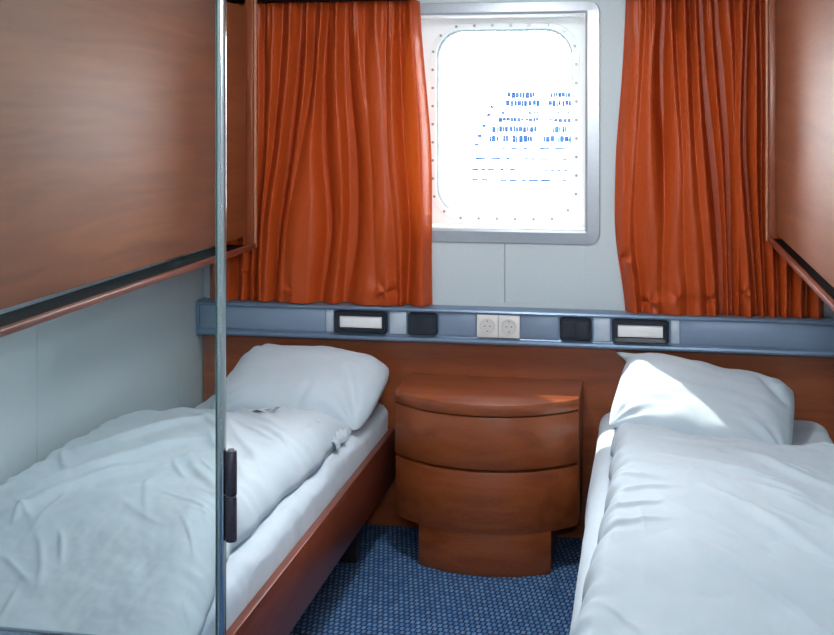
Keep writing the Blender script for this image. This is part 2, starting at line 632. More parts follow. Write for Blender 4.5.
def reading_light(x0, x1, label):
    t_ = thing('reading_light', ((x0 + x1) / 2, yf - .002, .7185), label, 'reading light', 'reading lights in the blue rail')
    z0, z1 = .7185, .7990
    yy = yf - .0008
    ring_loft('frame', [(x0, x1, z0, z1, .012, yy), (x0, x1, z0, z1, .012, yy - .018), (x0 + .004, x1 - .004, z0 + .004, z1 - .004, .010, yy - .023),
                        (x0 + .018, x1 - .018, z0 + .017, z1 - .017, .003, yy - .021), (x0 + .020, x1 - .020, z0 + .019, z1 - .019, .002, yy - .012), (x0 + .020, x1 - .020, z0 + .019, z1 - .019, .002, yy)], 'plastic_navy', t_)
    box('diffuser', x0 + .0205, x1 - .0205, yy - .016, yy - .001, z0 + .0195, z1 - .0195, 'diffuser', t_, bev=.002)
    return t_


reading_light(-1.115, -0.917, 'rectangular reading light in a dark frame above the pillow beside the glass screen')
reading_light(-0.114, 0.082, 'rectangular reading light in a dark frame above the sunlit pillow')


def switch_module(x0, x1, label):
    t_ = thing('switch_module', ((x0 + x1) / 2, yf - .002, .7185), label, 'switch', 'dark switch modules in the blue rail')
    z0, z1 = .7185, .7990
    yy = yf - .0008
    out = [(x, z) for x, z in rrect(x0, x1, z0, z1, .013)]
    inn = [(x, z) for x, z in rrect(x0 + .004, x1 - .004, z0 + .004, z1 - .004, .010)]
    put('housing', loft(bmesh.new(), [[(x, yy, z) for x, z in out], [(x, yy - .012, z) for x, z in out], [(x, yy - .017, z) for x, z in inn]]), 'plastic_navy', t_, smooth=40)
    xm = (x0 + x1) / 2
    for a, b in ((x0 + .012, xm - .001), (xm + .001, x1 - .012)):
        bm = bmesh.new()
        lp = [[(a, yy - .0175, z0 + .014), (b, yy - .0175, z0 + .014), (b, yy - .0175, z1 - .014), (a, yy - .0175, z1 - .014)],
              [(a, yy - .023, z0 + .015), (b, yy - .023, z0 + .015), (b, yy - .020, z1 - .015), (a, yy - .020, z1 - .015)]]
        put('rocker', loft(bm, lp), 'plastic_navy', t_)
    return t_


switch_module(-0.843, -0.733, 'dark rounded switch module between the glass-side reading light and the sockets')
switch_module(-0.295, -0.183, 'dark rounded switch module between the sockets and the sunlit-side reading light')


def socket(x0, x1, label):
    t_ = thing('power_socket', ((x0 + x1) / 2, yf - .002, .722), label, 'power socket', 'white sockets in the blue rail')
    z0, z1 = .7185, .7985
    yy = yf - .0008
    xc, zc = (x0 + x1) / 2, (z0 + z1) / 2
    box('cover_plate', x0, x1, yy - .010, yy, z0, z1, 'plastic_white', t_, bev=.0015)
    # round well with a raised rim
    bm = bmesh.new()
    loops = []
    for r, y in ((.0285, -.0102), (.0285, -.0122), (.026, -.0125), (.0235, -.0122), (.022, -.0104)):
        loops.append([(xc + r * math.cos(2 * math.pi * i / 28), yy + y, zc + r * math.sin(2 * math.pi * i / 28)) for i in range(28)])
    loft(bm, loops, cap0=False, cap1=False)
    put('rim', bm, 'socket_shade', t_, smooth=40)
    bm = bmesh.new()
    cyl(bm, (xc, yy - .0101, zc), (0, -1, 0), .0215, .0006, 28)
    put('well', bm, 'socket_shade', t_)
    for s in (-1, 1):
        bm = bmesh.new()
        cyl(bm, (xc + s * .0095, yy - .0108, zc), (0, -1, 0), .0026, .0008, 10)
        put('pin_hole', bm, 'gasket', t_)
        box('earth_clip', xc - .003, xc + .003, yy - .0125, yy - .0108, zc + s * .018 - .002, zc + s * .018 + .002, 'steel', t_, bev=.0004, seg=1)


socket(-0.5905, -0.5150, 'white round-well power socket in the blue rail, next to the glass-side switch')
socket(-0.5135, -0.4375, 'white round-well power socket in the blue rail, next to the sunlit-side switch')


# ------------------------------------------------------------------ curtains
def curtain(name, label, ztop, zbot, folds, seed, crumples=(), ycen=YW - .016):
    """folds: (x of a fold valley at five heights, its depth at these heights); first and last are the side edges"""
    nx, ny = 300, 200
    k = len(folds)
    t1 = np.linspace(0, 1, ny)
    knots = np.linspace(0, 1, 5)
    fine = np.linspace(0, 1, 41)

    def curve(vals):
        v5 = np.interp(fine, knots, vals)
        ker = np.hanning(13)[1:-1]
        ker = ker / ker.sum()
        v5 = np.convolve(np.pad(v5, 5, mode='edge'), ker, 'valid')
        return np.interp(t1, fine, v5)
    VX = np.stack([curve(f[0]) for f in folds], 1)            # (ny, k)
    VA = np.stack([curve(f[1]) for f in folds], 1)
    VX = VX + np.stack([.004 * np.sin(t1 * (5 + 1.7 * i % 4) + i * 2.1 + seed) for i in range(k)], 1)
    VX = np.maximum.accumulate(VX, 1)
    S = np.linspace(0, k - 1, nx)
    i0 = np.minimum(S.astype(int), k - 2)
    q = (S - i0)[None, :]
    xa, xb = VX[:, i0], VX[:, i0 + 1]
    aa, ab = VA[:, i0], VA[:, i0 + 1]
    X = xa + (xb - xa) * q
    T = t1[:, None].repeat(nx, 1)
    span = xb - xa
    # broad panels that lean from one valley to the next, sharp on one flank and easy on the other
    wr_ = np.minimum(.50 * span, .055)
    wl_ = np.minimum(.30 * span, .022)
    na = 1.2 * aa * np.exp(-(q * span / wr_) ** 1.3)
    nb = 1.2 * ab * np.exp(-((1 - q) * span / wl_) ** 1.7)
    out = .066 - .054 * np.maximum(na, nb) - .014 * np.minimum(na, nb)
    out = out + .010 * (1 - np.abs(2 * q - 1) ** 2) * np.clip(span / .08, 0, 1.3) - .006
    # gathers under the heading tape and a flat frill above it
    ga = np.exp(-((T - .055) / .075) ** 2)
    out = out + ga * .006 * np.sin(X * 210 + 3 * np.sin(X * 37 + seed))
    # silk never hangs perfectly smooth
    out = out + fbm(X, T, 14, 2.0, seed, 2) * .0045 * smoothstep(.05, .3, T)
    out = out + fbm(X + .25 * T, T, 20, 5.0, seed + 7, 2) * .0035 * smoothstep(.45, .95, T)
    for cx, ct, amp, rad, spokes in crumples:
        dx, dt = (X - cx), (T - ct) * (ztop - zbot)
        r = np.sqrt(dx * dx + dt * dt)
        an = np.arctan2(dt, dx)
        out = out + amp * np.exp(-(r / rad) ** 2) * (.2 + .8 * np.cos(an * spokes + cx * 17))
    out = np.clip(out, .001, .070)
    Z = ztop + (zbot - ztop) * T + (1 - smoothstep(0, .02, T)) * .003 * np.sin(X * 210)
    P = np.stack([X, ycen - out, Z], -1)
    o = grid(name, P, 'curtain_satin')
    return tag(o, label, 'curtain', 'orange curtains beside the window')


ZT, ZB = 1.932, .8185
curtain('curtain', 'orange satin curtain hanging between the window and the bunk behind the glass screen', ZT, ZB,
        [([-1.624, -1.624, -1.624, -1.624, -1.624], (1, 1, 1, 1, 1)),
         ([-1.561, -1.561, -1.561, -1.565, -1.573], (1, 1, 1, 1, 1)),
         ([-1.498, -1.498, -1.498, -1.506, -1.514], (1, 1, 1, 1, 1)),
         ([-1.451, -1.451, -1.451, -1.451, -1.463], (1, 1, 1, 1, 1)),
         ([-1.396, -1.396, -1.404, -1.420, -1.431], (.7, .5, .5, .9, 1)),
         ([-1.330, -1.342, -1.365, -1.396, -1.404], (.9, .6, .5, .3, .2)),
         ([-1.257, -1.269, -1.303, -1.350, -1.365], (1, 1.1, 1.2, 1.1, .8)),
         ([-1.196, -1.215, -1.257, -1.296, -1.319], (.9, .8, .3, .05, .1)),
         ([-1.154, -1.180, -1.173, -1.142, -1.188], (1, 1, 1.1, 1.2, .9)),
         ([-1.089, -1.082, -1.066, -1.066, -1.089], (1.1, 1.3, 1.5, 1.5, 1)),
         ([-1.014, -1.006, -0.983, -0.968, -0.961], (.9, .25, .05, .0, .2)),
         ([-0.938, -0.931, -0.916, -0.894, -0.894], (.7, .1, .0, .05, .5)),
         ([-0.886, -0.879, -0.860, -0.845, -0.864], (1, .9, .6, .9, 1)),
         ([-0.808, -0.790, -0.771, -0.764, -0.760], (1, 1, 1, 1, 1))],
        2.3, [(-0.93, .955, .014, .06, 3), (-1.47, .9, .012, .06, 2), (-1.28, .96, .008, .05, 3)])
curtain('curtain', 'orange satin curtain hanging between the window and the bunk above the sunlit pillow', ZT, ZB - .002,
        [([-0.062, -0.080, -0.108, -0.111, -0.062], (1, 1, 1, 1, 1)),
         ([-0.003, -0.010, -0.024, -0.038, -0.010], (.5, .2, .1, .3, .9)),
         ([0.065, 0.059, 0.062, 0.065, 0.065], (1.2, 1.2, .8, .2, .4)),
         ([0.107, 0.113, 0.127, 0.134, 0.154], (.9, .5, .1, .1, .4)),
         ([0.148, 0.161, 0.178, 0.195, 0.215], (.8, .6, .2, .1, .6)),
         ([0.188, 0.205, 0.232, 0.253, 0.259], (1.1, 1.4, 1.5, 1.5, 1.3)),
         ([0.243, 0.259, 0.280, 0.293, 0.297], (1.1, 1.4, 1.5, 1.4, 1.2)),
         ([0.303, 0.310, 0.313, 0.317, 0.330], (.8, .4, .1, .1, .7)),
         ([0.354, 0.347, 0.337, 0.357, 0.384], (1, 1.1, 1.2, 1.2, 1)),
         ([0.394, 0.394, 0.397, 0.404, 0.410], (1, 1, 1, 1, 1)),
         ([0.447, 0.447, 0.447, 0.450, 0.450], (1, 1, 1, 1, 1)),
         ([0.490, 0.490, 0.490, 0.493, 0.497], (1, 1, 1, 1, 1)),
         ([0.543, 0.543, 0.543, 0.546, 0.549], (1, 1, 1, 1, 1)),
         ([0.602, 0.602, 0.602, 0.602, 0.602], (1, 1, 1, 1, 1))],
        5.1, [(-.085, .83, .018, .055, 3), (.02, .965, .014, .06, 3), (.225, .95, .014, .05, 2), (.34, .93, .010, .05, 3), (.11, .945, .012, .06, 2)])


# ------------------------------------------------------------------ folded upper bunks
def upper_bunk(sx, xf, xwall, ya, yb, twist, label, zp, drop, pull):
    """sx=+1: face looks towards +x. xf = face position at the far end; twist = sideways drift per metre towards the door"""
    t_ = thing('folded_bunk', ((xf + xwall) / 2, (ya + yb) / 2, 1.03), label, 'bunk bed', 'wooden bunks folded against the walls')

    def slab(name, u0, u1, y0, y1, z0, z1, mat, bev=.002, drift=True, tw=None):
        bm = bx(bmesh.new(), min(sx * u0, sx * u1), max(sx * u0, sx * u1), y0, y1, z0, z1, bev)
        for v_ in bm.verts:
            v_.co.x += xf + (sx * (yb - v_.co.y) * (twist if drift else 0))
        return put(name, bm, mat, t_, smooth=35)
    depth = abs(xf - xwall) - .012
    slab('panel', -.022, 0, ya, yb - .012, zp, 1.905, 'wood_y', .003)
    # dark box of the folded bunk behind the panel
    slab('tray', -depth + .075, -.0225, ya + .02, yb - .03, zp + .012, 1.88, 'wood_gap', .002)
    # ledge with a rounded nose below the panel
    bm = bmesh.new()
    z0 = zp - drop
    pr_ = [(-.10, z0 + .004), (-.10, z0 - .010), (.010, z0 - .010), (.022, z0 - .009), (.033, z0 - .004), (.036, z0 + .004), (.034, z0 + .012), (.027, z0 + .016), (.020, z0 + .012), (.018, z0 + .004)]
    loops = []
    for yy in (ya, (ya + yb) / 2, yb):
        loops.append([(xf + sx * (u - (pull if u > 0 else 0)) + sx * (yb - yy) * twist * .3, yy, z) for u, z in pr_])
    loft(bm, loops)
    put('ledge', bm, 'wood_rail', t_, smooth=40)
    slab('ledge_shade', -.10, .0175 - pull, ya + .001, yb - .001, z0 + .0045, z0 + .0075, 'wood_gap', 0, drift=False)  # near-black strip stands in for the shade on the ledge behind its nose
    # end post with two rounded edges
    bm = bmesh.new()
    bx(bm, *sorted((xf - sx * .012, xf + sx * .020)), yb + .0008, yb + .030, z0 - .004, 1.96, .005, 3)
    po = put('end_post', bm, 'wood_z', t_, smooth=40)
    bm = bmesh.new()
    bx(bm, *sorted((xf + sx * .021, xf + sx * .030)), yb + .004, yb + .022, z0 - .002, 1.96, .003, 3)
    put('post_edging', bm, 'wood_edge', po, smooth=40)
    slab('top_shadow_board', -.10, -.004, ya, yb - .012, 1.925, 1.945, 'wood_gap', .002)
    # brackets that carry the bunk on the wall
    for yy in (ya + .25, yb - .35):
        bm = bmesh.new()
        bx(bm, *sorted((xwall + sx * .001, xf - sx * .097)), yy - .02, yy + .02, z0 - .008, z0 + .012, .002)
        put('wall_bracket', bm, 'steel', t_)
    return t_


upper_bunk(1, -1.418, XL, 2.26, 4.185, -.018, 'cherry wood upper bunk folded flat against the wall behind the glass screen', 1.072, .040, .004)
upper_bunk(-1, .428, XR, 2.26, 4.185, .0, 'cherry wood upper bunk folded flat against the wall over the sunlit bed', 1.118, .026, .010)


# ------------------------------------------------------------------ beds
def bed(x0, x1, rail_side, label):
    t_ = thing('bed_frame', ((x0 + x1) / 2, 3.3, 0), label, 'bed frame', 'low wooden bed frames')
    y0, y1 = 2.09, 4.325
    xa = x1 if rail_side > 0 else x0
    xb = x0 if rail_side > 0 else x1
    s = rail_side
    box('side_rail', *sorted((xa - s * .024, xa)), y0, y1, .19, .372, 'wood_rail', t_, bev=.004)
    box('side_rail', *sorted((xb + s * .022, xb)), y0, y1, .19, .33, 'wood_rail', t_, bev=.004)
    box('foot_board', x0 + .0245, x1 - .0245, y0, y0 + .02, .19, .372, 'wood_rail', t_, bev=.003)
    box('base_board', x0 + .0245, x1 - .0245, y0 + .021, y1, .20, .222, 'bed_dark', t_)
    for yy in (2.35, 3.98):
        for xx in (x0 + .09, x1 - .09):
            bm = bmesh.new()
            lp = [[(xx + a * r, yy + b * r, z) for a, b in ((-1, -1), (1, -1), (1, 1), (-1, 1))] for r, z in ((.026, .001), (.034, .199))]
            put('leg', loft(bm, lp), 'bed_dark', t_)
    return t_


bed(XL + .010, -0.892, 1, 'low cherry wood bed frame with a dark leg, behind the glass screen')
bed(-0.150, XR - .010, -1, 'low wooden bed frame under the sunlit bed on the window-curtain side')


def mattress(x0, x1, y0, y1, z0, z1, label, seed):
    nu, nv = 120, 200
    # closed profile across the bed, swept along it, ends pulled in
    r = .045
    pr_ = []
    n = 10
    for i in range(n + 1):
        a = math.radians(180 + 90 * i / n); pr_.append((x0 + r * .6 + r * .6 * math.cos(a), z0 + r * .6 + r * .6 * math.sin(a)))
    for i in range(n + 1):
        a = math.radians(270 + 90 * i / n); pr_.append((x1 - r * .6 + r * .6 * math.cos(a), z0 + r * .6 + r * .6 * math.sin(a)))
    for i in range(6): pr_.append((x1, z0 + r * .6 + (z1 - r - z0 - r * .6) * (i + .5) / 6))
    for i in range(n + 1):
        a = math.radians(90 * i / n); pr_.append((x1 - r + r * math.cos(a), z1 - r + r * math.sin(a)))
    for i in range(1, 40): pr_.append((x1 - r + (x0 + 2 * r - x1) * i / 40, z1))
    for i in range(n + 1):
        a = math.radians(90 + 90 * i / n); pr_.append((x0 + r + r * math.cos(a), z1 - r + r * math.sin(a)))
    for i in range(6): pr_.append((x0, z1 - r - (z1 - r - z0 - r * .6) * (i + .5) / 6))
    bm = bmesh.new()
    loops = []
    xc, zc = (x0 + x1) / 2, (z0 + z1) / 2
    ys = list(np.linspace(y0, y1, nv))
    for y in ys:
        e = min(y - y0, y1 - y)
        k = 1 if e > r else 1 - .12 * (1 - math.sqrt(max(0, 1 - (1 - e / r) ** 2)))
        lp = []
        for x, z in pr_:
            top = max(0, min(1, (z - z0 - .05) / (z1 - z0 - .05)))
            dz = noise.fractal(Vector((x * 7, y * 3.0, seed)), .6, 2, 3) * .007 * top + math.sin(y * 34 + x * 9 + 2 * math.sin(y * 9)) * .0018 * top
            dx = noise.fractal(Vector((z * 9, y * 6, seed + 4)), .6, 2, 3) * .007
            xx = xc + (x - xc) * k + dx * (1 if x < x0 + .02 or x > x1 - .02 else 0)
            lp.append((min(max(xx, x0), x1), y, z0 + (z - z0) * 1 + (dz if z > z0 + .06 else 0)))
        loops.append(lp)
    loft(bm, loops)
    o = put('mattress', bm, 'linen_sheet', smooth='all')
    return tag(o, label, 'mattress', 'mattresses with white fitted sheets')


mattress(XL + .034, -0.918, 2.113, 4.322, .2235, .462, 'white-sheeted mattress in the bed frame behind the glass screen', 1.0)
rm = mattress(-0.122, XR - .034, 2.113, 4.322, .2235, .462, 'white-sheeted mattress of the bed with the sunlit pillow', 8.0)
# loose sheet edge hanging over the side rail
v_, u = np.meshgrid(np.linspace(0, 1, 160), np.linspace(0, 1, 26), indexing='ij')
Yd = 2.115 + v_ * 2.165
arc = u * .23
ang = np.clip(arc / .075, 0, math.pi / 2)
Xd = -.098 - .058 * np.sin(ang) - .006 * np.clip(u - .4, 0, 1) * (1 + np.sin(Yd * 21 + 2 * np.sin(Yd * 6)))
Zd = .4735 - .05 * (1 - np.cos(ang)) - np.clip(arc - .118, 0, 1) * .9 + .002 * np.sin(Yd * 30) * u
Xd = Xd - .012 * smoothstep(.3, 1, u) * smoothstep(3.2, 3.6, Yd) * (1 - smoothstep(3.7, 4.0, Yd))
bm = bmesh.new()
loops = []
for j in range(Xd.shape[0]):
    outer = [(float(Xd[j, i]), float(Yd[j, i]), float(Zd[j, i])) for i in range(26)]
    inner = [(x + .003 * math.sin(ang[j, i]), y, z - .003 * math.cos(ang[j, i])) for i, (x, y, z) in enumerate(outer)]
    loops.append(outer + inner[::-1])
loft(bm, loops)
put('sheet_edge', bm, 'linen_sheet', rm, smooth='all')


def crease_field(X, Y, creases):
    H = np.zeros_like(X)
    for x0, y0, x1, y1, wd, amp in creases:
        dx, dy = x1 - x0, y1 - y0
        L = math.hypot(dx, dy)
        u = ((X - x0) * dx + (Y - y0) * dy) / L
        v_ = (-(X - x0) * dy + (Y - y0) * dx) / L
        v_ = v_ + .018 * np.sin(u * 9 + x0 * 20)
        al = smoothstep(-.02, .35 * L, u) * (1 - smoothstep(.6 * L, L + .02, u))
        q = v_ / wd
        H += .65 * amp * al * np.where(q > 0, np.exp(-np.abs(q) ** 1.4), np.exp(-(q * 1.9) ** 2))
    return H


def duvet(name, edge_l, edge_r, ya, yb_l, yb_r, zbase, H, rr, creases, seed, label, cat, group, drop_l=None, bulge=None):
    """puffed cloth slab over the bed: edges given as (y, x) lines; head edge from yb_l to yb_r"""
    nu, nv = 190, 300
    u = np.linspace(0, 1, nu)[None, :].repeat(nv, 0)
    v_ = np.linspace(0, 1, nv)[:, None].repeat(nu, 1)
    # crowd samples to the edges
    uu = .5 - .5 * np.cos(np.pi * u) * .35 - (u - .5) * -.65
    uu = .65 * u + .35 * (.5 - .5 * np.cos(np.pi * u))
    vv = .7 * v_ + .3 * (.5 - .5 * np.cos(np.pi * v_))
    yh = yb_l + (yb_r - yb_l) * uu + .018 * np.sin(uu * 17 + seed) + .010 * np.sin(uu * 41 + seed * 2)
    Y = ya + (yh - ya) * vv
    xl = np.interp(Y, [e[0] for e in edge_l], [e[1] for e in edge_l]) + .006 * np.sin(Y * 23 + seed) + .004 * np.sin(Y * 57)
    xr = np.interp(Y, [e[0] for e in edge_r], [e[1] for e in edge_r]) + .006 * np.sin(Y * 11 + seed) + .003 * np.sin(Y * 33 + 1)
    X = xl + (xr - xl) * uu
    dl, dr = (X - xl), (xr - X)
    df, dh = (Y - ya), (yh - Y)

    def pf(d, r):
        k = np.clip(d / r, 0, 1)
        return np.sqrt(np.clip(1 - (1 - k) ** 2, 0, 1))
    pr_ = pf(dl, rr[0]) * pf(dr, rr[1]) * pf(df, rr[2]) * pf(dh, rr[3])
    puff = 1 + .16 * fbm(X, Y, 2.0, 1.6, seed, 2)
    if bulge is not None:
        for bx_, by_, br_, ba_ in bulge:
            puff = puff + ba_ * np.exp(-(((X - bx_) ** 2 + (Y - by_) ** 2) / br_ ** 2))
    Z = H * pr_ * puff * (.50 + .50 * smoothstep(2.10, 2.75, Y))
    rc = random.Random(int(seed * 10))
    small = []
    for _ in range(34):
        cx, cy = rc.uniform(X.min() + .05, X.max() - .02), rc.uniform(ya + .1, float(yh.max()) - .05)
        an = rc.gauss(-.95 if seed < 4 else -.85, .28)
        ln = rc.uniform(.12, .32)
        small.append((cx, cy, cx + ln * math.cos(an), cy + ln * math.sin(an), rc.uniform(.006, .013), rc.uniform(.004, .010)))
    wr = crease_field(X, Y, creases + small)
    wr = wr + .006 * np.abs(fbm(X + .25 * Y, Y - .1 * X, 4, 2.6, seed + 3, 3)) + .0018 * fbm(X, Y, 15, 9, seed + 5, 3)
    Z = Z + wr * np.clip(pr_ * 1.2, 0, 1)
    # little radial puckers along the side seams
    Z = Z + .0035 * np.sin(Y * 70 + 3 * np.sin(Y * 13)) * (np.exp(-(dr / .05) ** 2) + .9 * np.exp(-(dl / .05) ** 2)) * pr_
    zb = np.full_like(X, zbase)
    if drop_l is not None:
        # follows the rounded mattress edge, then hangs
        ov = np.clip((drop_l - X) / .062, 0, 1)
        zb = zb + .004 - .062 * (1 - np.sqrt(1 - ov ** 2)) - 2.0 * np.clip(drop_l - .062 - X, 0, .2)
    Z = np.maximum(Z, 0)
    top = np.stack([X, Y, zb + Z], -1)
    bot = np.stack([X, Y, zb], -1)
    # closed shell: top sheet and underside share their border vertices
    off = Vector(((X.min() + X.max()) / 2, (Y.min() + Y.max()) / 2, float(zb.min())))
    V = (top.reshape(-1, 3) - np.array(off)).tolist()
    ids = np.arange(nu * nv).reshape(nv, nu)
    bid = ids.copy()
    inner = (bot[1:-1, 1:-1].reshape(-1, 3) - np.array(off)).tolist()
    bid[1:-1, 1:-1] = np.arange(len(inner)).reshape(nv - 2, nu - 2) + nu * nv
    V += inner
    F = []
    for j in range(nv - 1):
        for i in range(nu - 1):
            F.append((ids[j, i], ids[j, i + 1], ids[j + 1, i + 1], ids[j + 1, i]))
            q = (bid[j, i], bid[j + 1, i], bid[j + 1, i + 1], bid[j, i + 1])
            F.append(q)
    me = bpy.data.meshes.new(name)
    me.from_pydata(V, [], [tuple(int(k) for k in f) for f in F])
    me.update()
    for f in me.polygons:
        f.use_smooth = True
    o = bpy.data.objects.new(name, me)
    COL.objects.link(o)
    me.materials.append(MATS['linen_white'])
    o.location = off
    OFF[o] = off
    return tag(o, label, cat, group), (X, Y, zb + Z)


ldu, LF = duvet('duvet', [(2.1, XL + .020), (3.9, XL + .020)], [(2.0, -0.865), (2.2, -0.875), (2.42, -0.900), (2.58, -0.940), (2.75, -0.976), (3.27, -0.955), (3.9, -0.945)], 2.108, 3.62, 3.85, .474, .100,
                (.05, .10, .02, .09),
                [(-1.62, 2.55, -1.15, 3.35, .05, .030), (-1.60, 2.95, -1.20, 3.60, .045, .026), (-1.55, 2.35, -1.05, 2.95, .06, .028),
                 (-1.45, 3.60, -1.05, 3.15, .030, .016), (-1.35, 3.72, -0.98, 3.40, .026, .018), (-1.30, 3.60, -1.00, 3.05, .028, .016),
                 (-1.20, 3.72, -0.99, 3.55, .020, .014), (-1.25, 3.35, -1.0, 2.95, .030, .018), (-1.2, 3.1, -1.0, 2.75, .026, .014),
                 (-1.15, 3.50, -0.97, 3.25, .018, .014), (-1.50, 2.40, -1.30, 3.00, .05, .022), (-1.4, 2.75, -1.1, 3.25, .04, .016)],
                1.7, 'white duvet bunched over the bed behind the glass screen', 'duvet', 'white duvets on the beds',
                bulge=[(-1.45, 3.2, .30, .30), (-1.15, 3.45, .22, .12), (-1.4, 2.6, .35, .20), (-1.05, 3.75, .10, -.15)])
rdu, RF = duvet('duvet', [(2.1, -0.160), (2.384, -0.145), (2.66, -0.124), (2.93, -0.104), (3.37, -0.092), (3.9, -0.098)], [(2.1, XR - .016), (3.9, XR - .016)], 2.108, 3.80, 3.62, .474, .085,
                (.05, .06, .06, .05),
                [(.22, 3.55, .60, 3.00, .035, .020), (.10, 3.45, .55, 2.85, .030, .010), (.18, 3.05, .50, 2.55, .035, .018), (.22, 3.2, .6, 2.75, .03, .012),
                 (-.09, 3.36, .08, 3.28, .020, .013), (-.09, 3.20, .06, 3.16, .020, .014), (-.10, 3.06, .10, 3.10, .022, .015), (-.10, 2.92, .05, 2.98, .020, .013),
                 (-.11, 2.78, .06, 2.86, .022, .012), (.0, 3.1, .25, 2.7, .03, .010), (.05, 2.8, .3, 2.45, .03, .012), (-.05, 3.6, .3, 3.62, .03, .010)],
                6.2, 'white duvet laid smooth over the bed with the sunlit pillow', 'duvet', 'white duvets on the beds', drop_l=-.100,
                bulge=[(.15, 3.0, .30, .20), (.4, 3.4, .25, .10)])


def zat(F, x, y):
    X, Y, Z = F
    i = np.argmin((X - x) ** 2 + (Y - y) ** 2)
    return float(Z.flat[i])


# embroidered emblem and button on the duvet behind the glass
def stitched(name, polys, mat, parent, F, dz=.0025):
    polys = [[(ex + (x - ex) * 1.2, ey + (y - ey) * 2.0) for x, y in poly] for poly in polys]
    bm = bmesh.new()
    for poly in polys:
        vs_ = [bm.verts.new((x, y, zat(F, x, y) + dz)) for x, y in poly]
        bm.faces.new(vs_)
    bmesh.ops.recalc_face_normals(bm, faces=list(bm.faces))
    return put(name, bm, mat, parent)


ex, ey = -1.165, 3.595
em = stitched('embroidered_emblem', [[(ex - .030, ey - .006), (ex - .004, ey - .018), (ex + .012, ey - .012), (ex - .012, ey + .006), (ex - .026, ey + .012)]], 'logo_navy', ldu, LF, .005)
em['label'] = 'small navy embroidered emblem'
stitched('emblem_script', [[(ex - .008, ey + .014), (ex + .004, ey + .012), (ex + .010, ey + .026), (ex - .002, ey + .028)], [(ex + .012, ey + .012), (ex + .022, ey + .012), (ex + .030, ey + .030), (ex + .018, ey + .030)],
                           [(ex + .014, ey - .004), (ex + .030, ey + .000), (ex + .030, ey + .005), (ex + .014, ey + .002)]], 'logo_grey', em, LF, .005)
bm = bmesh.new()
cyl(bm, (-1.000, 3.62, zat(LF, -1.000, 3.62) - .002), (.5, -.3, 1), .009, .006, 14, bev=.0015)
put('button', bm, 'linen_white', ldu, smooth=40)
# loose ruffled corner of the duvet end
u = np.linspace(0, 1, 70)[None, :].repeat(50, 0)
v_ = np.linspace(0, 1, 50)[:, None].repeat(70, 1)
X = -1.16 + u * .222 + .006 * np.sin(v_ * 13)
Yh = 3.825 - u * .01 + .010 * np.sin(u * 19) + .005 * np.sin(u * 43)
Y = 3.62 + (Yh - 3.62) * v_
ed = np.minimum(np.minimum(u, 1 - u) * .235, (1 - v_) * .2)
Z = .476 + (.026 * np.sqrt(1 - (1 - np.clip(ed / .022, 0, 1)) ** 2) + .004 * np.sin(u * 33 + v_ * 9 + 2 * np.sin(v_ * 7)) * np.clip(ed / .02, 0, 1)
            + .004 * np.sin(v_ * 26 - u * 12) * np.clip(ed / .02, 0, 1))
grid('ruffled_corner', np.stack([X, Y, np.maximum(Z, .476)], -1), 'linen_white', ldu)
# turned-back end of the sunlit duvet
u = np.linspace(0, 1, 90)[None, :].repeat(40, 0)
v_ = np.linspace(0, 1, 40)[:, None].repeat(90, 1)
X = -.092 + u * .44
Yh = 3.865 - u * .08
Yl = 3.735 - u * .03
Y = Yl + (Yh - Yl) * v_
ed = np.minimum(np.minimum(u, 1 - u) * .44, np.minimum(v_, 1 - v_) * .13)
Z = .468 + .050 * np.sqrt(1 - (1 - np.clip(ed / .03, 0, 1)) ** 2) + .004 * np.sin(u * 26 + v_ * 4) * np.clip(ed / .03, 0, 1)
grid('turned_edge', np.stack([X, Y, Z], -1), 'linen_white', rdu)


